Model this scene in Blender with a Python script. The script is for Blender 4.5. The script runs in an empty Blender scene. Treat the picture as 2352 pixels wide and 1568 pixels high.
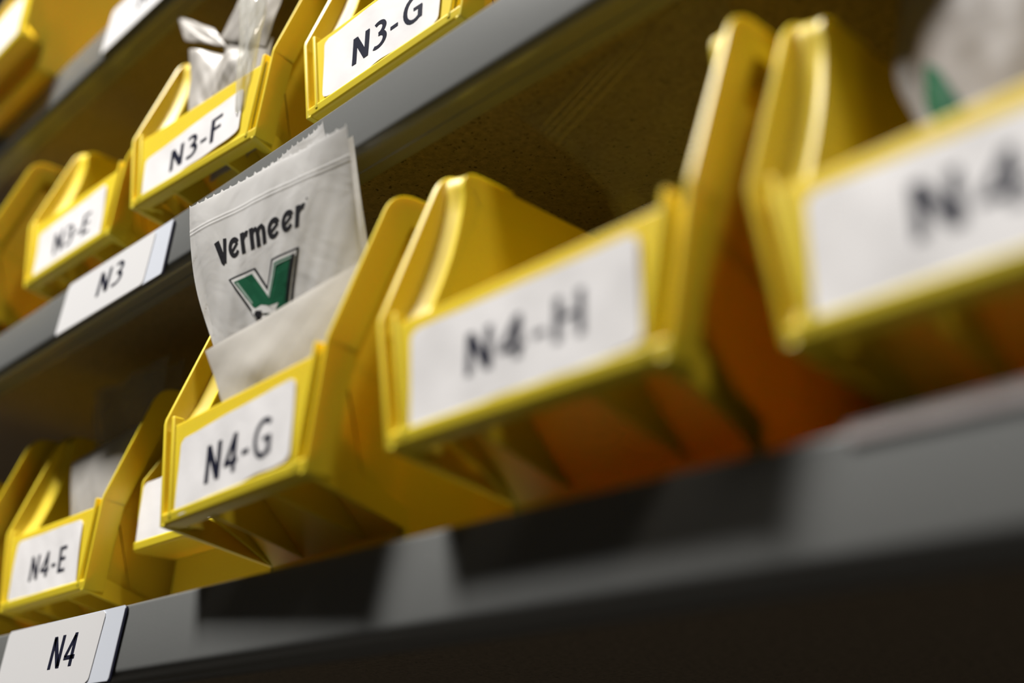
import bpy, math, random
from mathutils import Vector, Matrix
random.seed(7)
C = bpy.context.scene.collection
S = bpy.context.scene

# ------------------------------------------------------------------ camera, world, lights, exposure
CAM = Vector((0.59127, -0.29241, -0.12315))
right = Vector((0.67845, 0.73297, 0.05622))
down = Vector((-0.25921, 0.31041, -0.91485))
fwd = Vector((-0.68760, 0.60684, 0.40018))
cd = bpy.data.cameras.new('camera'); cam = bpy.data.objects.new('camera', cd); C.objects.link(cam)
m3 = Matrix((right, -down, -fwd)).transposed()
cam.matrix_world = Matrix.Translation(CAM) @ m3.to_4x4()
cd.sensor_width = 36.0; cd.lens = 36.0 * 2807.2 / 2352.0
cd.clip_start = 0.01
cd.dof.use_dof = True; cd.dof.focus_distance = 0.69; cd.dof.aperture_fstop = 2.6
S.camera = cam

w = bpy.data.worlds.new('world'); S.world = w; w.use_nodes = True
w.node_tree.nodes['Background'].inputs[0].default_value = (1.0, 0.88, 0.74, 1)
w.node_tree.nodes['Background'].inputs[1].default_value = 0.015

def area(name, loc, target, sx, sy, power, col):
    l = bpy.data.lights.new(name, 'AREA'); l.shape = 'RECTANGLE'; l.size = sx; l.size_y = sy
    l.energy = power; l.color = col
    o = bpy.data.objects.new(name, l); C.objects.link(o); o.location = loc
    o.rotation_euler = (Vector(target) - Vector(loc)).to_track_quat('-Z', 'Y').to_euler()
    return o
KEY_POS = (-0.50, -0.92, 2.13)
area('ceiling_lamp_key', KEY_POS, (KEY_POS[0], KEY_POS[1], 0), 0.55, 0.30, 150, (1.0, 0.965, 0.92))
FILL_POS = (2.0, -0.55, 2.13)
area('ceiling_lamp_fill', FILL_POS, (FILL_POS[0], FILL_POS[1], 0), 0.55, 0.30, 28, (1.0, 0.89, 0.76))
S.view_settings.view_transform = 'Standard'; S.view_settings.look = 'None'
S.view_settings.gamma = 1; S.view_settings.use_curve_mapping = False
S.view_settings.exposure = 0.0

# ------------------------------------------------------------------ materials
def mat(name, col, rough=0.5, spec=0.5, metal=0.0, coat=0.0, sss=0.0, noise=None, bump=None):
    m = bpy.data.materials.new(name); m.use_nodes = True
    nt = m.node_tree; b = nt.nodes['Principled BSDF']
    b.inputs['Base Color'].default_value = (*col, 1); b.inputs['Roughness'].default_value = rough
    b.inputs['Specular IOR Level'].default_value = spec; b.inputs['Metallic'].default_value = metal
    b.inputs['Coat Weight'].default_value = coat
    if sss: 
        b.inputs['Subsurface Weight'].default_value = sss
        b.inputs['Subsurface Radius'].default_value = (1, 0.72, 0.05); b.inputs['Subsurface Scale'].default_value = 0.0042
    tc = nt.nodes.new('ShaderNodeTexCoord')
    if noise:
        sc, c2, lo, hi = noise
        n = nt.nodes.new('ShaderNodeTexNoise'); n.inputs['Scale'].default_value = sc; n.inputs['Detail'].default_value = 6
        r = nt.nodes.new('ShaderNodeValToRGB'); r.color_ramp.elements[0].position = lo; r.color_ramp.elements[1].position = hi
        r.color_ramp.elements[0].color = (*c2, 1); r.color_ramp.elements[1].color = (*col, 1)
        nt.links.new(tc.outputs['Object'], n.inputs['Vector']); nt.links.new(n.outputs['Fac'], r.inputs['Fac'])
        nt.links.new(r.outputs['Color'], b.inputs['Base Color'])
    if bump:
        sc, st, dist = bump
        n = nt.nodes.new('ShaderNodeTexNoise'); n.inputs['Scale'].default_value = sc; n.inputs['Detail'].default_value = 3
        bp = nt.nodes.new('ShaderNodeBump'); bp.inputs['Strength'].default_value = st; bp.inputs['Distance'].default_value = dist
        nt.links.new(tc.outputs['Object'], n.inputs['Vector']); nt.links.new(n.outputs['Fac'], bp.inputs['Height'])
        nt.links.new(bp.outputs['Normal'], b.inputs['Normal'])
    return m

YEL = mat('yellow_plastic', (0.84, 0.645, 0.034), rough=0.42, spec=0.42, sss=0.36, bump=(900, 0.03, 0.0004))
PAPER = mat('label_paper', (0.90, 0.89, 0.90), rough=0.42, bump=(60, 0.25, 0.0012))
TAG = mat('tag_paper', (0.73, 0.73, 0.74), rough=0.45)
TAGEDGE = mat('tag_holder', (0.66, 0.70, 0.78), rough=0.4)
DARKCARD = mat('dark_card', (0.012, 0.014, 0.04), rough=0.5)
INK = mat('black_ink', (0.012, 0.012, 0.016), rough=0.4)
INKB = mat('blue_black_ink', (0.014, 0.016, 0.035), rough=0.35)
GREY = mat('grey_painted_steel', (0.155, 0.160, 0.157), rough=0.27, spec=0.5, bump=(220, 0.05, 0.0006), noise=(900, (0.145, 0.150, 0.147), 0.35, 0.6))
GREEN = mat('emblem_green', (0.012, 0.115, 0.055), rough=0.35)
WHITE = mat('emblem_white', (0.80, 0.80, 0.79), rough=0.35)
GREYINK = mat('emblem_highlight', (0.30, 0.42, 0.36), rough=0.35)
LITEDGE = mat('lit_edge', (0.40, 0.36, 0.35), rough=0.45, noise=(120, (0.33, 0.29, 0.28), 0.3, 0.7))
CONC = mat('concrete', (0.07, 0.064, 0.055), rough=0.6, noise=(3, (0.05, 0.046, 0.04), 0.3, 0.7))
WALLM = mat('painted_wall', (0.22, 0.21, 0.19), rough=0.8)

def board_mat():
    m = bpy.data.materials.new('particle_board'); m.use_nodes = True; nt = m.node_tree; b = nt.nodes['Principled BSDF']
    b.inputs['Roughness'].default_value = 0.75
    tc = nt.nodes.new('ShaderNodeTexCoord')
    n1 = nt.nodes.new('ShaderNodeTexNoise'); n1.inputs['Scale'].default_value = 260; n1.inputs['Detail'].default_value = 5; n1.inputs['Roughness'].default_value = 0.7
    n2 = nt.nodes.new('ShaderNodeTexNoise'); n2.inputs['Scale'].default_value = 420; n2.inputs['Detail'].default_value = 2
    r1 = nt.nodes.new('ShaderNodeValToRGB')
    r1.color_ramp.elements[0].position = 0.3; r1.color_ramp.elements[0].color = (0.13, 0.10, 0.068, 1)
    r1.color_ramp.elements[1].position = 0.7; r1.color_ramp.elements[1].color = (0.25, 0.20, 0.135, 1)
    r2 = nt.nodes.new('ShaderNodeValToRGB')
    r2.color_ramp.elements[0].position = 0.30; r2.color_ramp.elements[0].color = (0.12, 0.12, 0.12, 1)
    r2.color_ramp.elements[1].position = 0.37; r2.color_ramp.elements[1].color = (1, 1, 1, 1)
    mx = nt.nodes.new('ShaderNodeMixRGB'); mx.blend_type = 'MULTIPLY'; mx.inputs[0].default_value = 0.9
    for n in (n1, n2): nt.links.new(tc.outputs['Object'], n.inputs['Vector'])
    nt.links.new(n1.outputs['Fac'], r1.inputs['Fac']); nt.links.new(n2.outputs['Fac'], r2.inputs['Fac'])
    nt.links.new(r1.outputs['Color'], mx.inputs[1]); nt.links.new(r2.outputs['Color'], mx.inputs[2])
    nt.links.new(mx.outputs['Color'], b.inputs['Base Color'])
    return m
MDF = board_mat()

def film(name, col, transp, rough, trans=0.0, bump=(70, 0.5, 0.003), spec=0.6):
    m = bpy.data.materials.new(name); m.use_nodes = True; nt = m.node_tree
    b = nt.nodes['Principled BSDF']; out = nt.nodes['Material Output']
    b.inputs['Base Color'].default_value = (*col, 1); b.inputs['Roughness'].default_value = rough
    b.inputs['Specular IOR Level'].default_value = spec
    tc = nt.nodes.new('ShaderNodeTexCoord'); n = nt.nodes.new('ShaderNodeTexNoise'); n.inputs['Scale'].default_value = bump[0]
    n.inputs['Detail'].default_value = 3; n.inputs['Distortion'].default_value = 0.6
    bp = nt.nodes.new('ShaderNodeBump'); bp.inputs['Strength'].default_value = bump[1]; bp.inputs['Distance'].default_value = bump[2]
    nt.links.new(tc.outputs['Object'], n.inputs['Vector']); nt.links.new(n.outputs['Fac'], bp.inputs['Height']); nt.links.new(bp.outputs['Normal'], b.inputs['Normal'])
    src = b.outputs[0]
    if trans:
        t = nt.nodes.new('ShaderNodeBsdfTranslucent'); t.inputs[0].default_value = (*col, 1)
        mx = nt.nodes.new('ShaderNodeMixShader'); mx.inputs[0].default_value = trans
        nt.links.new(src, mx.inputs[1]); nt.links.new(t.outputs[0], mx.inputs[2]); src = mx.outputs[0]
    if transp:
        t = nt.nodes.new('ShaderNodeBsdfTransparent'); t.inputs[0].default_value = (0.96, 0.96, 0.94, 1)
        mx = nt.nodes.new('ShaderNodeMixShader'); mx.inputs[0].default_value = transp
        nt.links.new(src, mx.inputs[1]); nt.links.new(t.outputs[0], mx.inputs[2]); src = mx.outputs[0]
    nt.links.new(src, out.inputs[0])
    return m
BAGM = film('white_poly_film', (0.88, 0.875, 0.865), 0.0, 0.30, trans=0.25, bump=(28, 0.22, 0.004))
POUCHM = film('milky_film', (0.82, 0.80, 0.76), 0.0, 0.35, trans=0.45, bump=(22, 0.2, 0.004))
CLEARM = film('clear_film', (0.62, 0.60, 0.52), 0.86, 0.12, bump=(30, 0.5, 0.004), spec=0.8)
CLEARM2 = film('clear_shiny_film', (0.72, 0.72, 0.68), 0.60, 0.10, bump=(22, 0.35, 0.005), spec=1.0)
SHADEDWHITE = film('shaded_white_film', (0.50, 0.475, 0.44), 0.0, 0.4, trans=0.25, bump=(18, 0.2, 0.004))  # white film with the shade inside the bin put into its colour
CLEARE = film('clear_film_dense', (0.62, 0.60, 0.54), 0.74, 0.12, bump=(30, 0.7, 0.005), spec=0.9)
SHADEDBAG = film('shaded_poly_film', (0.42, 0.39, 0.37), 0.0, 0.4, trans=0.2, bump=(25, 0.4, 0.004))  # base colour darkened because this bag stands in shade

# ------------------------------------------------------------------ mesh helpers
class MB:
    def __init__(s): s.v = []; s.f = []; s.mi = []
    def add(s, vs, fs, mi=0):
        k = len(s.v); s.v += [tuple(v) for v in vs]
        for f in fs: s.f.append(tuple(i + k for i in f)); s.mi.append(mi)
    def box(s, x0, x1, y0, y1, z0, z1):
        s.add([(x, y, z) for z in (z0, z1) for y in (y0, y1) for x in (x0, x1)],
              [(0, 2, 3, 1), (4, 5, 7, 6), (0, 1, 5, 4), (2, 6, 7, 3), (0, 4, 6, 2), (1, 3, 7, 5)])
    def prism(s, poly, x0, x1, f0=None, f1=None):
        """polygon in (y, z) run along x; f0/f1 give x as a function of (y, z)"""
        n = len(poly)
        a = [(f0(y, z) if f0 else x0, y, z) for y, z in poly]; b = [(f1(y, z) if f1 else x1, y, z) for y, z in poly]
        s.add(a + b, [tuple(range(n - 1, -1, -1)), tuple(range(n, 2 * n))] + [(i, (i + 1) % n, n + (i + 1) % n, n + i) for i in range(n)])
    def sweep(s, rings):
        n = len(rings[0]); k = len(rings)
        vs = [p for r in rings for p in r]; fs = []
        for j in range(k - 1):
            for i in range(n):
                fs.append((j * n + i, j * n + (i + 1) % n, (j + 1) * n + (i + 1) % n, (j + 1) * n + i))
        fs.append(tuple(range(n - 1, -1, -1))); fs.append(tuple((k - 1) * n + i for i in range(n)))
        s.add(vs, fs)
    def build(s, name, mats, parent=None, bevel=0.0, seg=2, smooth=True, angle=38):
        me = bpy.data.meshes.new(name); me.from_pydata(s.v, [], s.f); me.update()
        import bmesh
        bm = bmesh.new(); bm.from_mesh(me); bmesh.ops.recalc_face_normals(bm, faces=bm.faces); bm.to_mesh(me); bm.free()
        if not isinstance(mats, (list, tuple)): mats = [mats]
        for m in mats: me.materials.append(m)
        for p, i in zip(me.polygons, s.mi): p.material_index = i; p.use_smooth = smooth
        o = bpy.data.objects.new(name, me); C.objects.link(o)
        if parent: o.parent = parent
        if bevel:
            b = o.modifiers.new('bevel', 'BEVEL'); b.width = bevel; b.segments = seg; b.limit_method = 'ANGLE'; b.angle_limit = math.radians(30)
            b.harden_normals = False
        if smooth:
            try: me.set_sharp_from_angle(angle=math.radians(angle))
            except Exception: pass
        return o

def tag(o, label, cat, group=None, kind=None):
    o['label'] = label; o['category'] = cat
    if group: o['group'] = group
    if kind: o['kind'] = kind
    return o
def empty(name, loc=(0, 0, 0), rz=0):
    o = bpy.data.objects.new(name, None); C.objects.link(o); o.location = loc; o.rotation_euler = (0, 0, rz); o.empty_display_size = 0.02
    return o
def structure(o, label=None):
    o['kind'] = 'structure'
    if label: o['label'] = label
    return o

# ------------------------------------------------------------------ the room round the aisle (outside the picture, it carries the bounce light)
b = MB(); b.box(-3.2, 3.6, -2.6, 0.9, -1.35, -1.25); structure(b.build('floor', CONC, smooth=False), 'concrete aisle floor')
b = MB(); b.box(-3.2, 3.6, -2.6, 0.9, 2.2, 2.3); structure(b.build('ceiling', WALLM, smooth=False), 'flat ceiling above the aisle')
b = MB(); b.box(-3.2, 3.6, 0.8, 0.9, -1.25, 2.2); structure(b.build('wall_back', WALLM, smooth=False), 'wall behind the shelving')

# ------------------------------------------------------------------ shelving
HS = [0.0, 0.2531, 0.5145]
def beam_profile():
    pts = []
    r = 0.0022                                     # top edge, rounded
    for k in range(5):
        a = math.pi / 2 * k / 4
        pts.append((r - r * math.sin(a), -r + r * math.cos(a)))
    zb, rb = -0.0405, 0.0065                          # rounded lower edge
    for k in range(9):
        a = math.pi / 2 * k / 8
        pts.append((rb - rb * math.cos(a), zb + rb - rb * math.sin(a)))
    pts += [(0.0125, zb), (0.0130, zb - 0.0008), (0.0200, zb - 0.0008), (0.0200, zb + 0.0022), (0.0165, zb + 0.003), (0.0075, zb + 0.0025)]
    pts += [(0.0025, zb + 0.008), (0.0025, -0.0035), (0.030, -0.0035), (0.030, 0.0)]
    return pts
board_labels = ['brown particle board shelf carrying the lower row of yellow bins',
                'brown particle board shelf carrying the middle row of yellow bins',
                'brown particle board shelf at the top left above the middle row']
beam_labels = ['grey painted steel shelf beam in front of the lower row, carrying the N4 tag',
               'grey painted steel shelf beam in front of the middle row, carrying the N3 tag',
               'grey painted steel shelf beam crossing the top left corner of the photo']
for k, h in enumerate(HS):
    m = MB(); m.prism([(y, z + h) for y, z in beam_profile()], -1.9, 1.05)
    tag(m.build('shelf_beam', GREY, angle=50), beam_labels[k], 'shelf beam', 'shelf beams')
    m = MB(); m.box(-1.9, 1.05, 0.031, 0.47, h - 0.019, h - 0.0003)
    tag(m.build('shelf_board', MDF, smooth=False), board_labels[k], 'shelf', 'shelf boards')
for x in (-1.95, 1.05):
    m = MB(); m.box(x, x + 0.05, 0.0, 0.05, -1.25, 1.3); m.box(x, x + 0.05, 0.42, 0.47, -1.25, 1.3)
    structure(m.build('trim_1' if x < 0 else 'trim_2', GREY, smooth=False), 'upright post of the shelving')
m = MB(); m.box(-1.9, 1.05, 0.475, 0.49, -0.5, 1.1); structure(m.build('wall_panel', MDF, smooth=False), 'board closing the back of the shelving')

# ------------------------------------------------------------------ bins
def lerp(a, b, t): return a + (b - a) * t
class Spec:
    W = 0.14; A = (-0.0219, 0.0267); K = (-0.0249, 0.0842); T = (-0.0005, 0.1649)
    s2 = 0.011; s3 = 0.0105; L = 0.225; Bp = (0.037, 0.0160); fl = 0.0105; flat = False; ribs = (-0.026, 0.031)
def outer(sp, z):
    (_, z1), (_, z2), (_, z3) = sp.A, sp.K, sp.T
    if z <= z1: return sp.W / 2
    if z <= z2: return sp.W / 2 + sp.s2 * (z - z1) / (z2 - z1)
    return sp.W / 2 + lerp(sp.s2, sp.s3, min(1, (z - z2) / (z3 - z2)))
def path(sp):
    """front edge of a side: ledge, kink, rounded top corner, top edge to the back -> list of (y, z, ny, nz) with inward normals"""
    A, K, T = Vector(sp.A), Vector(sp.K), Vector(sp.T)
    E_ = Vector((sp.L, T.y + 0.006))
    pts = [A, lerp(A, K, .5), K - (K - A).normalized() * 0.0015, K + (T - K).normalized() * 0.0015, lerp(K, T, .2), lerp(K, T, .35), lerp(K, T, .5), lerp(K, T, .65), lerp(K, T, .78)]
    r = 0.013; d1 = (T - K).normalized(); d2 = Vector((1, 0.03)).normalized()
    Tc = T + d1 * 0.0035
    p0 = Tc - d1 * r; p2 = Tc + d2 * r
    for k in range(7):
        t = k / 6; pts.append((1 - t) ** 2 * p0 + 2 * t * (1 - t) * Tc + t * t * p2)
    pts += [lerp(p2, E_, .2), lerp(p2, E_, .6), E_]
    out = []
    for i, p in enumerate(pts):
        a = pts[max(0, i - 1)]; c = pts[min(len(pts) - 1, i + 1)]; d = (c - a).normalized()
        out.append((p.x, p.y, d.y, -d.x))     # inward = to the back / down
    return out
def rim_mesh(sp, sgn):
    m = MB(); P = path(sp); rings = []
    for i, (y, z, ny, nz) in enumerate(P):
        up = 0 if i < 2 else (1 if i > 3 else (0.3 if i == 2 else 0.7))
        tq = min(1, max(0, (i - 5) / 8)); tq = tq * tq * (3 - 2 * tq)
        g = lerp(lerp(0.0052, 0.0100, up), 0.0012, tq); g2 = lerp(lerp(0.0062, 0.0148, up), 0.0030, tq); fw = lerp(0.0085, sp.fl, up)
        o = outer(sp, z)
        sec = [(0, 0), (0.0012, -0.0002), (0.0022, 0.0004), (0.0024, g * .6), (0.0032, g), (lerp(.0032, fw, .25), lerp(g, g2, .18)), (lerp(.0032, fw, .6), lerp(g, g2, .5)), (fw, g2), (fw + .0008, g2 + .0001), (fw + .0023, g2 + .0010), (.0128, max(g2 + .004, .0178)),
               (.0101, .0188), (.0099, 0.0165 if up else 0.0142), (0.0004, 0.0155 if up else 0.0140), (0, 0.0145 if up else 0.013)]
        rings.append([(sgn * (o - dx), y + ny * n, z + nz * n) for dx, n in sec])
    m.sweep(rings)
    # corner foot that runs from the ledge back to the recess wall
    ax, az = sp.A; bx, bz = sp.Bp; W = sp.W / 2
    a = [(sgn * W, ax, az), (sgn * (W - .004), ax, az), (sgn * (W - .004), ax + .004, az + .012), (sgn * W, ax + .004, az + .012)]
    ib = sp.fl
    c = [(sgn * (W - ib + .001), bx + .002, bz), (sgn * (W - ib - .0015), bx + .002, bz), (sgn * (W - ib - .0015), bx + .002, bz + .010), (sgn * (W - ib + .001), bx + .002, bz + .010)]
    m.sweep([a, [tuple(lerp(Vector(p), Vector(q), .5)) for p, q in zip(a, c)], c])
    return m
def split_prism(m, poly, f0, f1, levels):
    """like prism, with the side faces cut at the given heights so that each piece stays flat"""
    import bmesh
    bm = bmesh.new(); bm.faces.new([bm.verts.new((0, y, z)) for y, z in poly])
    for z in levels:
        bmesh.ops.bisect_plane(bm, geom=bm.verts[:] + bm.edges[:] + bm.faces[:], plane_co=(0, 0, z), plane_no=(0, 0, 1))
    bm.verts.index_update(); n = len(bm.verts)
    vs = [(f0(v.co.y, v.co.z), v.co.y, v.co.z) for v in bm.verts] + [(f1(v.co.y, v.co.z), v.co.y, v.co.z) for v in bm.verts]
    fs = [tuple(v.index for v in f.verts) for f in bm.faces] + [tuple(v.index + n for v in reversed(f.verts)) for f in bm.faces]
    fs += [(e.verts[0].index, e.verts[1].index, e.verts[1].index + n, e.verts[0].index + n) for e in bm.edges if len(e.link_faces) == 1]
    bm.free(); m.add(vs, fs)
def body_mesh(sp):
    m = MB(); P = path(sp); A = sp.A; Bp = sp.Bp; L = sp.L
    off = 0.0145
    front = []
    for i, (y, z, ny, nz) in enumerate(P):
        tq = min(1, max(0, (i - 5) / 8)); tq = tq * tq * (3 - 2 * tq)
        o_ = lerp(off, .0026, tq) if not sp.flat else .001
        front.append((y + ny * o_, z + nz * o_))
        if i == 15: front += [(sp.T[0] + .0335, z + .0006 + nz * o_), (sp.T[0] + .0340, z + .0006 + nz * o_ - .0032)]
        elif i > 15: front[-1] = (front[-1][0], front[-1][1] - .0032)
    if not sp.flat: front = front[1:]
    side = [(Bp[0] + .001, 0.0)] + [(Bp[0], Bp[1])] + [(front[0][0] + .001, A[1] + 0.012)] + front[1:-1] + [(L, front[-1][1]), (L - .012, 0.0)]
    for sgn in (-1, 1):
        fo = lambda y, z: sgn * (outer(sp, z) - sp.fl)
        fi = lambda y, z: sgn * (outer(sp, z) - sp.fl - 0.0023)
        split_prism(m, side, fo, fi, (A[1], sp.K[1]))
    iw = sp.W / 2 - sp.fl + .0005
    # sloping recess wall, its foot, the floor and the back wall
    top = (A[0] + 0.010, Bp[1] + (Bp[0] - A[0] - 0.010) * 0.87) if not sp.flat else (Bp[0] - .004, sp.K[1] - .012)
    m.prism([top, Bp, (Bp[0] + .001, 0), (Bp[0] + .0035, 0), (Bp[0] + .003, Bp[1] + .0015), (top[0] + .0022, top[1] + .0018)], -iw, iw)
    if sp.flat: m.prism([(A[0] + .002, A[1]), (A[0] + .002, A[1] + .002), (Bp[0] + .001, Bp[1] + .002), (Bp[0] + .001, Bp[1])], -iw, iw)
    m.box(-iw, iw, Bp[0], L - .011, 0.0, 0.0022)
    zt = P[-1][1]
    wt = outer(sp, zt) - sp.fl
    m.add([(-iw, L - .013, 0), (iw, L - .013, 0), (wt, L, zt - .002), (-wt, L, zt - .002),
           (-iw, L - .0155, 0), (iw, L - .0155, 0), (wt, L - .0025, zt - .002), (-wt, L - .0025, zt - .002)],
          [(0, 3, 2, 1), (4, 5, 6, 7), (0, 1, 5, 4), (2, 3, 7, 6), (1, 2, 6, 5), (0, 4, 7, 3)])
    return m
def panel_mesh(sp):
    m = MB(); A, K = sp.A, sp.K
    lean = (K[0] - A[0]) / (K[1] - A[1])
    yy = lambda z, n: A[0] + lean * (z - A[1]) + n
    zt = K[1] - 0.0040
    def pf(n0, n1, z0, z1): return [(yy(z0, n0), z0), (yy(z0, n1), z0), (yy(z1, n1), z1), (yy(z1, n0), z1)]
    wpan = lambda y, z: outer(sp, z) - (0.0092 if not sp.flat else 0.002)
    m.prism(pf(0.0013, 0.0040, A[1] + .003, zt), 0, 0, lambda y, z: -wpan(y, z), wpan)
    # bottom ledge
    m.prism([(A[0] + .0005, A[1] + .0008), (A[0] + .0018, A[1] - .0002), (A[0] + .009, A[1] - .0002), (A[0] + .009, A[1] + .0035), (yy(A[1] + .0072, .0015), A[1] + .0072), (yy(A[1] + .006, -.0002), A[1] + .006)], 0, 0,
            lambda y, z: -(sp.W / 2 - .0002), lambda y, z: sp.W / 2 - .0002)
    if not sp.flat:
        for sg in (-1, 1):
            f = lambda d: (lambda y, z: sg * (outer(sp, z) - d))
            m.prism(pf(-0.0002, 0.0060, A[1] + .003, K[1] + .0010), 0, 0, f(0.0118), f(0.0090))    # tall post beside the label
            m.prism(pf(0.0018, 0.0060, A[1] + .003, K[1] - .0038), 0, 0, f(0.0088), f(0.0072))     # low fin in the slot
    return m
def rib_mesh(sp, x):
    m = MB(); A, Bp = sp.A, sp.Bp
    top = (A[0] + 0.010, Bp[1] + (Bp[0] - A[0] - 0.010) * 0.87)
    m.prism([(A[0] + .003, A[1]), (Bp[0], Bp[1]), top, (A[0] + .003, top[1])], x - .0009, x + .0009)
    return m
def arc(cx, cy, rx, ry, a0, a1, n=16):
    return [(cx + rx * math.cos(math.radians(a0 + (a1 - a0) * k / n)), cy + ry * math.sin(math.radians(a0 + (a1 - a0) * k / n))) for k in range(n + 1)]
def code_glyph(ch):
    a, b = .145, .125
    return {
        'N': ([([(.075, 0), (.075, 1)], a, a), ([(.085, .96), (.475, .04)], .17, .17), ([(.485, 0), (.485, 1)], a, a)], .56),
        'H': ([([(.075, 0), (.075, 1)], a, a), ([(.075, .52), (.49, .52)], b, b), ([(.49, 0), (.49, 1)], a, a)], .565),
        'F': ([([(.075, 0), (.075, 1)], a, a), ([(.075, .94), (.43, .94)], b, b), ([(.075, .51), (.40, .51)], b, b)], .43),
        'E': ([([(.075, 0), (.075, 1)], a, a), ([(.075, .94), (.44, .94)], b, b), ([(.075, .52), (.41, .52)], b, b), ([(.075, .06), (.44, .06)], b, b)], .44),
        'I': ([([(.075, 0), (.075, 1)], a, a)], .15),
        '4': ([([(.385, 0), (.385, 1)], a, a), ([(.37, .93), (.07, .30)], b, b), ([(.02, .275), (.52, .275)], b, b)], .53),
        '3': ([(arc(.19, .725, .20, .215, 125, -88), b, a), (arc(.19, .285, .235, .235, 88, -125), a, b)], .46),
        '2': ([(arc(.22, .72, .20, .225, 150, -35), b, a), ([(.385, .60), (.06, .09)], a, b), ([(.02, .06), (.46, .06)], b, b)], .48),
        'G': ([(arc(.36, .5, .285, .445, 48, 318), b, b), ([(.545, .06), (.545, .50)], .13, .13), ([(.34, .47), (.60, .47)], .11, .11)], .61),
        '-': ([([(.03, .37), (.27, .37)], b, b)], .30)}[ch]
def strokes_to_mesh(strokes):
    V, F = [], []
    for pts, w0, w1 in strokes:
        P = []
        for a, c in zip(pts, pts[1:]):
            n = max(1, int(math.hypot(c[0] - a[0], c[1] - a[1]) / .12))
            P += [(lerp(a[0], c[0], k / n), lerp(a[1], c[1], k / n)) for k in range(n)]
        P.append(pts[-1]); n = len(P); k0 = len(V)
        for i, p in enumerate(P):
            a = P[max(0, i - 1)]; c = P[min(n - 1, i + 1)]; dx, dy = c[0] - a[0], c[1] - a[1]; l = math.hypot(dx, dy) or 1
            wd = lerp(w0, w1, i / (n - 1)) / 2; V.append((p[0] - dy / l * wd, p[1] + dx / l * wd)); V.append((p[0] + dy / l * wd, p[1] - dx / l * wd))
        for i in range(n - 1): F.append((k0 + 2 * i, k0 + 2 * i + 1, k0 + 2 * i + 3, k0 + 2 * i + 2))
    return V, F
def text_mesh(s, off=0):
    V, F = [], []; x = 0
    for ch in s:
        st, adv = code_glyph(ch); v, f = strokes_to_mesh(st); k = len(V)
        V += [(p[0] + x, p[1]) for p in v]; F += [tuple(i + k for i in q) for q in f]; x += adv + .125
    x -= .125
    return [(p[0] / x, p[1]) for p in V], F
def quad(cs, u, v):
    """bilinear; corners tl, bl, br, tr"""
    tl, bl, br, tr = [Vector(c) for c in cs]
    return lerp(lerp(bl, br, u), lerp(tl, tr, u), v)
def relief(p, seed):
    x, z = p[0] * 9, p[1] * 20
    return .00014 * (math.sin(7 * x + 5 * z + seed) + math.sin(13 * x - 4 * z + seed * 2.3) + .5 * math.sin(31 * x + 9 * z + seed) + 2.6)
def card(cs, fn, name, mtl, parent, nx=40, ny=26, rc=0.10, ripple=0.0, seed=0, thick=0.00025, ins=(0, 1, 0, 1)):
    """thin sheet with rounded corners; fn(p2) -> 3D point at height h"""
    m = MB(); rnd = random.Random(seed); ph = [rnd.uniform(0, 6) for _ in range(4)]
    W_ = (Vector(cs[2]) - Vector(cs[1])).length; H_ = (Vector(cs[0]) - Vector(cs[1])).length
    r = rc * H_
    for layer in (0, 1):
        vs = []
        for j in range(ny + 1):
            for i in range(nx + 1):
                u, v = i / nx, j / ny
                # squeeze the outline so the corners are round
                dv = min(v, 1 - v) * H_; du = min(u, 1 - u) * W_
                ux = u
                if dv < r:
                    q = r - math.sqrt(max(0, r * r - (r - dv) ** 2)); ux = (q + u * (W_ - 2 * q)) / W_
                vv = v + ripple * (math.sin(9 * u + ph[0]) + .5 * math.sin(23 * u + ph[1])) * (1 - v) * 0.35
                p = quad(cs, ux, vv)
                h = relief(p, seed) if ripple else 0
                vs.append(fn(p, h + (thick if layer == 0 else 0)))
        fs = [(j * (nx + 1) + i, j * (nx + 1) + i + 1, (j + 1) * (nx + 1) + i + 1, (j + 1) * (nx + 1) + i) for j in range(ny) for i in range(nx)]
        if layer: fs = [f[::-1] for f in fs]
        m.add(vs, fs)
    n = (nx + 1) * (ny + 1); ring = [i for i in range(nx + 1)] + [j * (nx + 1) + nx for j in range(1, ny + 1)] + [ny * (nx + 1) + i for i in range(nx - 1, -1, -1)] + [j * (nx + 1) for j in range(ny - 1, 0, -1)]
    for a, c in zip(ring, ring[1:] + ring[:1]): m.f.append((a, a + n, c + n, c)); m.mi.append(0)
    return m.build(name, mtl, parent)

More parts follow.
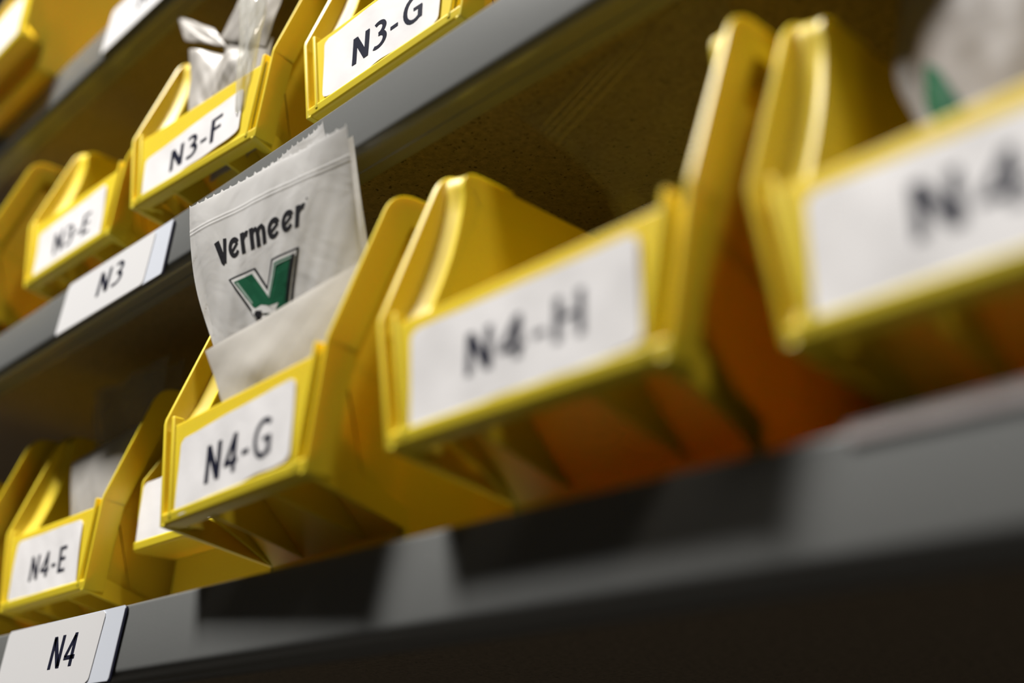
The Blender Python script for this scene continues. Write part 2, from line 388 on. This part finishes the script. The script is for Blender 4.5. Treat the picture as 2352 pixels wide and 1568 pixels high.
def make_bin(sp, name='storage_bin'):
    root = empty(name)
    body_mesh(sp).build('bin_body', YEL, root, bevel=.0005, seg=2)
    if not sp.flat:
        for sg in (-1, 1): rim_mesh(sp, sg).build('side_rim', YEL, root, bevel=.0004, seg=2, angle=45)
    panel_mesh(sp).build('front_panel', YEL, root, bevel=.0008, seg=3)
    if not sp.flat:
        for x in sp.ribs: rib_mesh(sp, x).build('support_rib', YEL, root, bevel=.0004)
    return root
def copy_bin(src):
    r = src.copy(); C.objects.link(r)
    for ch in src.children:
        if ch.name.startswith('label'): continue
        c = ch.copy(); C.objects.link(c); c.parent = r; c.matrix_parent_inverse = ch.matrix_parent_inverse
    return r
def add_label(root, sp, text, cs, tbox=(0.0455, 0.1080, 0.0430, 0.0605), seed=1, rel=True, ink=INKB, off=0.004, ripple=0.05):
    """cs: tl, bl, br, tr corners in (x from the left edge, z)"""
    lean = (sp.K[0] - sp.A[0]) / (sp.K[1] - sp.A[1])
    def fn(p, h):
        return (p[0] - sp.W / 2, sp.A[0] + lean * (p[1] - sp.A[1]) + .0011 - h, p[1])
    lb = card([Vector(c) for c in cs], fn, 'label', PAPER, root, seed=seed, ripple=ripple)
    lb['label'] = 'white paper label'
    if text:
        vs, fs = text_mesh(text, off)
        bl, br, tr, tl = tbox
        m = MB(); pts = []
        for u, v in vs:
            p = quad([tl, bl, br, tr], u, v); pts.append(fn(p, relief(p, seed) + .00042))
        m.add(pts, fs)
        t = m.build('lettering', ink, lb, smooth=False); t['label'] = 'black printed code ' + text
    return lb

std = Spec()
first = make_bin(std)
used = [False]
def place(x, y, z, t, wf, label, group):
    if not used[0]: r = first; used[0] = True
    else: r = copy_bin(first)
    r.location = (x + std.W * wf / 2 * math.cos(t), y + std.W * wf / 2 * math.sin(t), z); r.rotation_euler = (0, 0, t); r.scale = (wf, 1, 1)
    tag(r, label, 'storage bin', group)
    return r
def tb(x0, x1, zb, zt, dzb=0.0, dzt=0.0, sk=0.0):
    return [(x0, zb), (x1, zb + dzb), (x1 + sk, zt + dzt), (x0 + sk, zt)]
Z4, Z3, Z2 = HS[0] + .0002, HS[1] + .0002, HS[2] + .0002
g4, g3, g2 = 'yellow bins on the lower shelf', 'yellow bins on the middle shelf', 'yellow bins on the top left shelf'

bG = place(.0278, 0, Z4, -.0525, 1, 'yellow plastic bin labelled N4-G holding white printed bags, in the lower row', g4)
add_label(bG, std, 'N4-G', [(.0119, .0697), (.0142, .0284), (.1253, .0358), (.1245, .0735)], tb(.0440, .1075, .0402, .0590, .0012, .0012), seed=3)
bH = place(.2175, -.0031, Z4, -.0073, 1.0387, 'yellow plastic bin labelled N4-H holding only a clear bag, in the lower row', g4)
add_label(bH, std, 'N4-H', [(.0118 / 1.0387, .0735), (.0138 / 1.0387, .032), (.1340 / 1.0387, .0343), (.1335 / 1.0387, .0744)], tb(.0450, .1045, .0453, .0622), seed=5)
bI = place(.3941, .0127, Z4, -.024, 1.0, 'nearest blurred yellow bin cut off by the right edge, label starting N4', g4)
add_label(bI, std, 'N4-I', [(.0115, .0739), (.0111, .0333), (.1250, .0300), (.1250, .072)], tb(.0462, .1000, .0455, .0632), seed=6)
bE = place(-.2979, .0465, Z4, -.0065, .9858, 'yellow plastic bin labelled N4-E at the lower left, holding a milky pouch', g4)
add_label(bE, std, 'N4-E', [(.0139, .0749), (.0115, .0318), (.1255, .030), (.1227, .0745)], tb(.0450, .1040, .0430, .0600), seed=7)
bD = place(-.4826, .034, Z4, 0, 1.0, 'yellow bin cut off by the left edge in the lower row', g4)
add_label(bD, std, None, [(.0125, .0745), (.0125, .032), (.1250, .032), (.1240, .0745)], seed=8)

cG = place(.0452, .0381, Z3, .0019, 1.0, 'yellow plastic bin labelled N3-G in the middle row at the top of the photo', g3)
add_label(cG, std, 'N3-G', [(.0114, .0761), (.0153, .0330), (.1213, .0335), (.1240, .0770)], tb(.0430, .1070, .0430, .0610), seed=9)
cF = place(-.1391, .0166, Z3, .0685, 1.0301, 'yellow plastic bin labelled N3-F full of crumpled white bags, in the middle row', g3)
add_label(cF, std, 'N3-F', [(.0110, .0600), (.0130, .0291), (.1210, .0385), (.1215, .0700)], tb(.0440, .1010, .0385, .0540, .004, .006), seed=10)
cE = place(-.323, .0183, Z3, .0348, .9928, 'blurred yellow bin labelled N3-E above the N3 shelf tag', g3)
add_label(cE, std, 'N3-E', [(.0130, .0690), (.0130, .0300), (.1235, .0310), (.1235, .0740)], tb(.0450, .1040, .0410, .0580), seed=11)
cD = place(-.526, -.002, Z3, 0, 1.0, 'yellow bin cut off by the left edge in the middle row', g3)
add_label(cD, std, None, [(.0125, .0745), (.0125, .032), (.1250, .032), (.1240, .0745)], seed=12)

# flat-fronted bins: the small one between N4-E and N4-G, the big ones on the top left shelf
class Small(Spec):
    W = 0.135; A = (0.0, 0.0515); K = (-0.0015, 0.0990); T = (0.026, 0.150); s2 = 0.003; s3 = 0.003; L = 0.20; Bp = (0.031, 0.0530); fl = 0.0; flat = True; ribs = ()
sF = make_bin(Small(), 'storage_bin')
sF.location = (-.1420 + .0675, .0430, Z4)
tag(sF, 'yellow bin set back and half hidden between bins N4-E and N4-G', 'storage bin', g4)
add_label(sF, Small(), None, [(.0015, .0965), (.0022, .0545), (.125, .060), (.125, .0965)], seed=13)
class Big(Spec):
    Bp = (-.001, .0262); fl = 0.0; flat = True; ribs = (); L = .28
big = make_bin(Big(), 'storage_bin'); big.location = (-.386 - .07, -.016, Z2)
tag(big, 'blurred yellow bin in the top left corner on the uppermost shelf', 'storage bin')
add_label(big, Big(), None, [(.008, .0745), (.008, .032), (.128, .032), (.130, .0745)], seed=14)

# ------------------------------------------------------------------ shelf tags
def shelf_tag(name, text, cs, tbox, label, seed):
    """cs: tl, bl, br, tr in (x, z) on the beam face"""
    root = empty(name, (cs[1][0], 0, cs[1][1])); ox, oz = cs[1]
    fn0 = lambda p, h: (p[0] - ox, -.0004 - h, p[1] - oz)
    back = card([(c[0] + .0012, c[1] - .0006) for c in cs], fn0, 'rear_card', DARKCARD, root, rc=.02, thick=.0009); back['label'] = 'dark strip behind the card'  # dark card set behind, showing along the right and bottom edges
    fn1 = lambda p, h: (p[0] - ox, -.0014 - h, p[1] - oz)
    card(cs, fn1, 'card_holder', TAGEDGE, root, rc=.03, thick=.0004)
    q = [quad(cs, u, v) for u, v in ((0.0, .995), (0.0, .005), (.845, .01), (.86, .985))]
    fn2 = lambda p, h: (p[0] - ox, -.0020 - h, p[1] - oz)
    lab = card(q, fn2, 'paper_label', TAG, root, rc=.09, thick=.0002)
    vs, fs = text_mesh(text, .004); m = MB()
    bl, br, tr, tl = tbox
    m.add([fn2(quad([tl, bl, br, tr], u, v), .00030) for u, v in vs], fs)
    t = m.build('lettering', INKB, lab, smooth=False); t['label'] = 'black printed ' + text
    tag(root, label, 'shelf tag', 'white shelf tags on the beams')
shelf_tag('shelf_tag', 'N3', [(-.2274, .2520), (-.2344, .2130), (-.0750, .2110), (-.0720, .2490)],
          [(-.174, .2250), (-.137, .2250), (-.134, .2425), (-.171, .2425)], 'white tag reading N3 stuck to the middle shelf beam', 1)
shelf_tag('shelf_tag', 'N4', [(-.1960, -.0005), (-.2010, -.0400), (-.0445, -.0405), (-.0392, -.0010)],
          [(-.1265, -.0290), (-.0925, -.0290), (-.0905, -.0105), (-.1240, -.0105)], 'white tag reading N4 on the lower beam in the bottom left corner', 2)
shelf_tag('shelf_tag', 'N2', [(-.2680, .5215), (-.2745, .4800), (-.1150, .4780), (-.1120, .5190)],
          [(-.2170, .4940), (-.1780, .4940), (-.1755, .5120), (-.2140, .5120)], 'white tag cut off by the top edge, on the uppermost beam', 3)
m = MB(); m.box(.4080, .80, -.0012, -.0004, -.0042, -.0004); m.box(.4080, .80, -.0012, .014, .0002, .0008)
tag(m.build('lit_edge_strip', LITEDGE, bevel=.0003), 'pale grey strip added for the lit top edge of the lower beam at the right', 'lit_edge')  # added pale strip, its colour stands for light on the shelf edge

# ------------------------------------------------------------------ bags
def noise3(x, y, s):
    return math.sin(x * 3.1 + s) * math.cos(y * 4.3 + s * 1.7) + .5 * math.sin(x * 7.7 + y * 5.1 + s * 2.3) + .3 * math.sin(x * 13.1 - y * 11.7 + s * .7)
class Sheet:
    """closed pouch on a bilinear frame: front and back film, welded rim. corners tl, bl, br, tr (3D)"""
    def __init__(s, cs, bulge=.004, crease=.001, seed=0, wav=None, mid=None):
        s.c = [Vector(c) for c in cs]; s.b = bulge; s.cr = crease; s.s = seed; s.wav = wav; s.mid = mid
        tl, bl, br, tr = s.c; s.n = ((br - bl).cross(tl - bl)).normalized()
    def at(s, u, v, side=1, lift=0.0):
        p = quad(s.c, u, v)
        e = (4 * u * (1 - u)) ** .6 * max(0, 4 * v * (1 - v)) ** .6 if 0 < u < 1 and 0 < v < 1 else 0
        h = s.b * e * side + s.cr * noise3(u * 1.5, v * 1.5, s.s) + s.cr * .35 * noise3(u * 5, v * 4, s.s + 2) * e
        if s.wav: h += s.wav(u, v)
        return p + s.n * (h + lift * side)
    def mesh(s, nx=60, ny=60, teeth=0.0, trim=None, v0=0.0):
        m = MB(); rnd = random.Random(s.s)
        jit = [rnd.uniform(-.4, .4) for _ in range(nx + 1)]
        for side in (1, -1):
            vs = []
            for j in range(ny + 1):
                for i in range(nx + 1):
                    u, v = i / nx, v0 + (1 - v0) * j / ny
                    vv = v
                    if j == ny and teeth: vv = 1 + teeth * ((1 if i % 5 == 0 else 0) + jit[i] * .35)
                    p = s.at(u, vv if j < ny else 1.0, side)
                    if j == ny and teeth: p = p + (s.c[0] - s.c[1]).normalized() * (vv - 1)
                    if trim: p = trim(p, u, v)
                    vs.append(p)
            fs = [(j * (nx + 1) + i, j * (nx + 1) + i + 1, (j + 1) * (nx + 1) + i + 1, (j + 1) * (nx + 1) + i) for j in range(ny) for i in range(nx)]
            m.add(vs, fs if side == 1 else [f[::-1] for f in fs])
        return m

# --- "Vermeer" letters as strokes (unit = x height 1, caps 1.16)
def ring_pts(cx, cy, rx, ry, a0, a1, n=14):
    return [(cx + rx * math.cos(math.radians(a0 + (a1 - a0) * k / n)), cy + ry * math.sin(math.radians(a0 + (a1 - a0) * k / n))) for k in range(n + 1)]
def glyph(ch):
    if ch == 'V': return [([(.17, 1.16), (.36, .10)], .33, .34), ([(.70, 1.16), (.45, .0)], .22, .24), ([(.30, .12), (.44, .0)], .22, .22)], .78
    if ch == 'e': return [(ring_pts(.42, .5, .29, .37, 28, 325), .27, .20), ([(.26, .38), (.68, .66)], .17, .17)], .86
    if ch == 'r': return [([(.13, 0), (.13, 1.0)], .26, .26), ([(.15, .62), (.27, .80), (.40, .86), (.50, .82)], .22, .30)], .56
    if ch == 'm': return [([(.13, 0), (.13, 1.0)], .26, .26), ([(.13, .6), (.24, .82), (.40, .87), (.50, .74), (.52, .5), (.52, 0)], .20, .26),
                          ([(.52, .6), (.63, .82), (.79, .87), (.89, .74), (.91, .5), (.91, 0)], .20, .26)], 1.08
def word():
    V, F = [], []; x = 0
    for ch in 'Vermeer':
        st, adv = glyph(ch); v, f = strokes_to_mesh(st); k = len(V)
        V += [(p[0] + x, p[1]) for p in v]; F += [tuple(i + k for i in q) for q in f]; x += adv + .035
    V += [(x + .02 + .045 * math.cos(a), 1.14 + .045 * math.sin(a)) for a in [math.pi / 3 * k for k in range(6)]]; n = len(V); F.append(tuple(range(n - 6, n)))
    return [(p[0] / x, p[1]) for p in V], F

BAGC = [(.0158, -.0320, .2103), (.066, -.004, .050), (.150, .020, .050), (.1467, -.0180, .2125)]

def sheet_object(sh, name, mtl, parent=None, nx=60, ny=60, teeth=0.0, edgeL=None, v0=0.0):
    base = sh.at
    if edgeL:
        def at2(u, v, side=1, lift=0.0):
            s = edgeL(v); return base(s + (1 - s) * u, v, side, lift) if 0 < u < 1 else base_edge(u, v, side, s)
        def base_edge(u, v, side, s):
            p = quad(sh.c, s + (1 - s) * u, v); h = sh.cr * noise3((s + (1 - s) * u) * 1.5, v * 1.5, sh.s)
            if sh.wav: h += sh.wav(u, v)
            return p + sh.n * h
        sh.at = at2
    o = sh.mesh(nx, ny, teeth, v0=v0).build(name, mtl, parent, angle=80)
    sh.at = base
    return o
def decal(sh, polys_or_mesh, name, mtl, parent, lift):
    """flat print wrapped on a sheet; given in (u, v)"""
    import bmesh
    bm = bmesh.new()
    V, F = polys_or_mesh
    vs = [bm.verts.new((p[0], p[1], 0)) for p in V]
    for f in F:
        try: bm.faces.new([vs[i] for i in f])
        except ValueError: pass
    N_ = 26
    for k in range(1, N_):
        for co, no in (((k / N_, 0, 0), (1, 0, 0)), ((0, k / N_, 0), (0, 1, 0))):
            bmesh.ops.bisect_plane(bm, geom=bm.verts[:] + bm.edges[:] + bm.faces[:], plane_co=co, plane_no=no)
    me = bpy.data.meshes.new(name)
    for v in bm.verts: v.co = sh.at(v.co.x, v.co.y, 1, lift)
    bm.to_mesh(me); bm.free(); me.materials.append(mtl)
    o = bpy.data.objects.new(name, me); C.objects.link(o); o.parent = parent
    return o
def emblem(sh, parent):
    pg = lambda *p: (list(p), [tuple(range(len(p)))])
    o = decal(sh, pg((.1984, .657), (.3811, .6643), (.4413, .5875), (.4894, .6715), (.6714, .677), (.566, .475), (.470, .425), (.3255, .5014)), 'emblem', INK, parent, .00016)
    decal(sh, pg((.2161, .6500), (.3725, .6570), (.4415, .5685), (.4996, .6635), (.6560, .6695), (.556, .486), (.470, .445), (.3360, .5080)), 'emblem_outline', WHITE, o, .00028)
    decal(sh, pg((.2350, .6390), (.3570, .6465), (.4420, .5515), (.5065, .6545), (.6430, .6600), (.552, .500), (.470, .460), (.3300, .5360)), 'emblem_body', GREEN, o, .00040)
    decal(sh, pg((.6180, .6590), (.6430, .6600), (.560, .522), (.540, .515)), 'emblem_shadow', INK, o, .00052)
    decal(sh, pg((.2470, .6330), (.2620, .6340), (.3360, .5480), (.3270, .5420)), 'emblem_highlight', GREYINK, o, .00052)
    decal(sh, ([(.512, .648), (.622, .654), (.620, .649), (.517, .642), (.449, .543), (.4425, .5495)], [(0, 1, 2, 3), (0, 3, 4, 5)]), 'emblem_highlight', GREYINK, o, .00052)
    decal(sh, pg((.318, .520), (.390, .530), (.445, .517), (.500, .520), (.465, .488), (.385, .503), (.345, .488)), 'emblem_sweep', WHITE, o, .00060)
    decal(sh, pg((.335, .507), (.350, .517), (.390, .510), (.375, .492), (.345, .492)), 'emblem_sweep', INK, o, .00070)
    return o
def print_word(sh, parent):
    V, F = word()
    q = [(.1330, .8010), (.1440, .7200), (.7180, .7430), (.7400, .8150)]    # tl bl br tr of the x height
    P = []
    for u, v in V:
        p = quad(q, u, v); P.append((p[0], p[1] - 0.018 * u * 0))
    o = decal(sh, (P, F), 'lettering', INK, parent, .00014); o['label'] = 'heavy black brand lettering'
    return o
bl_ = lambda v: -.062 * max(0, math.sin(math.pi * min(1, max(0, (v - .42) / .58)))) 
zw = lambda u, v:   .0002 * (math.exp(-((v - .893) / .0035) ** 2) + math.exp(-((v - .905) / .0035) ** 2)) if v > .8 else 0
bag = Sheet(BAGC, bulge=.003, crease=.0007, seed=3, wav=zw)
root = empty('printed_poly_bag', (.09, .02, .003))
def par(o, r):
    o.parent = r; o.matrix_parent_inverse = Matrix.Translation(r.location).inverted(); return o
f = par(sheet_object(bag, 'film', BAGM, None, 90, 280, teeth=.0016, edgeL=bl_, v0=.07), root)
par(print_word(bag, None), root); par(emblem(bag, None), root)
tag(root, 'front white zip bag with black lettering and green V emblem, standing in bin N4-G', 'plastic bag', 'white printed bags in bin N4-G')

b2 = Sheet([(.0500, -.0240, .2085), (.072, .004, .052), (.146, .024, .052), (.1105, -.0105, .2346)], bulge=.0015, crease=.001, seed=8)
tag(sheet_object(b2, 'poly_bag', BAGM, None, 90, 60, teeth=.0016), 'second white bag of bin N4-G, its toothed top edge rising above the lettered bag', 'plastic bag', 'white printed bags in bin N4-G')
b3 = Sheet([(.0900, -.0160, .190), (.078, .010, .052), (.148, .030, .052), (.1307, -.0040, .2210)], bulge=.0012, crease=.001, seed=12)
tag(sheet_object(b3, 'poly_bag', BAGM, None, 60, 60), 'rearmost white bag of bin N4-G, only its right edge showing', 'plastic bag', 'white printed bags in bin N4-G')
pouch = Sheet([(.0519, -.0260, .1146), (.0767, -.0176, .068), (.1485, -.007, .066), (.1600, -.0105, .1350)], bulge=.0015, crease=.00025, seed=5,
              wav=lambda u, v: .0016 * math.exp(-((u - .35) ** 2 + (v - .55) ** 2) / .030))
tag(sheet_object(pouch, 'milky_pouch', POUCHM, None, 60, 40), 'milky folded pouch leaning on the front of bin N4-G before the lettered bag', 'plastic bag')

# clear bag in bin N4-H
cl = [(0.1911, 0.236), (0.2216, 0.205), (0.2385, 0.1875), (0.2576, 0.1644), (0.2661, 0.1474), (.272, .11), (.274, .05)]
def clear_big(yo, seed):
    m = MB(); nx, ny = 50, 48; vs = []
    for j in range(ny + 1):
        t = j / ny * (len(cl) - 1); k = min(int(t), len(cl) - 2); fr = t - k
        x0 = lerp(cl[k][0], cl[k + 1][0], fr); z0 = lerp(cl[k][1], cl[k + 1][1], fr)
        for i in range(nx + 1):
            u = i / nx; zt = lerp(z0, min(.232, z0 + .03), u)
            x = lerp(x0, .340, u); y = .052 - .016 * u + yo + .0016 * noise3(u * 2, j / ny * 2, seed) + (.0016 * math.sin(60 * (zt + .6 * (x - .22))) if z0 > .18 else 0)
            vs.append((x, y, zt))
    m.add(vs, [(j * (nx + 1) + i, j * (nx + 1) + i + 1, (j + 1) * (nx + 1) + i + 1, (j + 1) * (nx + 1) + i) for j in range(ny) for i in range(nx)])
    return m
root = empty('clear_bag', (.28, .05, .003))
par(clear_big(0, 2).build('film', CLEARM, None, angle=180), root); par(clear_big(.006, 5).build('film', CLEARM, None, angle=180), root)
m = MB()
for k, (a, c) in enumerate([((.2225, .049, .2045), (.286, .0455, .2290)), ((.2190, .049, .2085), (.276, .0455, .2300)), ((.2275, .049, .1990), (.296, .0450, .2260)), ((.2150, .049, .2125), (.262, .0460, .2300))]):
    a, c = Vector(a), Vector(c); wd = (.0011, .0006, .0006, .0005)[k]
    m.sweep([[a + Vector((0, 0, wd)), a + Vector((0, -.0006, 0)), a - Vector((0, 0, wd)), a + Vector((0, .0006, 0))], [c + Vector((0, 0, wd)), c + Vector((0, -.0006, 0)), c - Vector((0, 0, wd)), c + Vector((0, .0006, 0))]])
for k in range(len(cl) - 2):       # welded rim
    a = Vector((cl[k][0], .0515, cl[k][1])); c = Vector((cl[k + 1][0], .0515, cl[k + 1][1])); n = Vector((.7, 0, .7)) * .0005; q = Vector((0, .0005, 0))
    m.sweep([[a + n, a - q, a - n, a + q], [c + n, c - q, c - n, c + q]])
par(m.build('seal', film('clear_seal', (.62, .56, .38), .72, .25), None, angle=180), root)
tag(root, 'large clear plastic bag rising behind bin N4-H up to the shelf above', 'plastic bag')

# bag in the nearest bin
ib = Sheet([(.4155, .036, .196), (.4270, .044, .050), (.500, .044, .050), (.500, .036, .190)], bulge=.010, crease=.0008, seed=21)
root = empty('printed_poly_bag', (.455, .035, .003))
par(sheet_object(ib, 'film', SHADEDBAG, None, 50, 50, edgeL=lambda v: -.11 * math.exp(-((v - .62) / .16) ** 2)), root)
gm = decal(ib, ([(.005, .500), (.050, .620), (.120, .570), (.200, .440), (.060, .430)], [(0, 1, 2, 3, 4)]), 'emblem', GREEN, None, .0006); par(gm, root)
tag(root, 'blurred bag greyed as in shade, with a green mark in the nearest bin at the upper right', 'plastic bag')

# contents of N4-E
EPOUCH = film('milky_film_grey', (0.60, 0.58, 0.55), 0.0, 0.35, trans=0.35, bump=(20, 0.15, 0.004))
eb = Sheet([(-.2760, .045, .1386), (-.2300, .043, .040), (-.172, .046, .040), (-.168, .047, .1470)], bulge=.004, crease=.0005, seed=31)
tag(sheet_object(eb, 'milky_pouch', EPOUCH, None, 40, 40), 'pale milky pouch standing in bin N4-E', 'plastic bag')
root = empty('clear_bag', (-.23, .06, .003))
for k, (dy, sd) in enumerate(((0, 41), (.008, 44))):
    ec = Sheet([(-.2870, .056 + dy, .2020), (-.235, .056 + dy, .050), (-.172, .056 + dy, .050), (-.1600, .056 + dy, .1990)], bulge=.006, crease=.003, seed=sd)
    par(sheet_object(ec, 'film', CLEARE, None, 50, 50), root)
tag(root, 'crinkled clear bag standing behind the milky pouch in bin N4-E', 'plastic bag')

# contents of N3-F
gw = 'crumpled white bags in bin N3-F'
s = Sheet([(-.1144, .004, .4064), (-.0880, .008, .310), (-.020, .008, .310), (-.0276, .004, .3620)], bulge=.006, crease=.0012, seed=51, wav=lambda u, v: -.010 * math.exp(-((u - .45) / .2) ** 2) * v)
tag(sheet_object(s, 'poly_bag', SHADEDWHITE, None, 50, 50), 'boxy white bag at the front left of bin N3-F', 'plastic bag', gw)
s = Sheet([(-.0610, .016, .4430), (-.0940, .016, .4110), (-.0250, .018, .3700), (-.0030, .017, .4260)], bulge=.003, crease=.0006, seed=55)
root = empty('poly_bag', (-.04, .018, Z3 + .003))
par(sheet_object(s, 'film', SHADEDWHITE, None, 50, 40), root)
s = Sheet([(-.1626, .010, .4660), (-.1325, .008, .4257), (-.0700, .012, .3900), (-.1000, .014, .4220)], bulge=.002, crease=.0006, seed=58)
fl_ = par(sheet_object(s, 'flap', SHADEDWHITE, None, 30, 30), root)
s = Sheet([(-.0900, .019, .4120), (-.080, .022, .290), (-.020, .022, .290), (-.0200, .020, .3760)], bulge=.003, crease=.001, seed=59)
par(sheet_object(s, 'film', SHADEDWHITE, None, 30, 30), root)
tag(root, 'tall white bag with a torn flap sticking out to the left of bin N3-F', 'plastic bag', gw)
s = Sheet([(-.0400, -.001, .4300), (-.0180, .002, .305), (-.0080, .006, .305), (-.0030, .001, .3960)], bulge=.006, crease=.0012, seed=63)
tag(sheet_object(s, 'clear_bag', CLEARM2, None, 50, 50), 'shiny clear bag with a bright glint at the right of bin N3-F', 'plastic bag')

# lamps that carry the two lights
for (x, y, z), lab in ((KEY_POS, 'white ceiling lamp above the left of the aisle'), (FILL_POS, 'white ceiling lamp above the right of the aisle')):
    m = MB(); m.box(x - .30, x + .30, y - .17, y + .17, z + .01, z + .07); m.box(x - .30, x + .30, y - .17, y - .16, z - .015, z + .01); m.box(x - .30, x + .30, y + .16, y + .17, z - .015, z + .01)
    tag(m.build('ceiling_lamp', WHITE, smooth=False), lab, 'lamp')
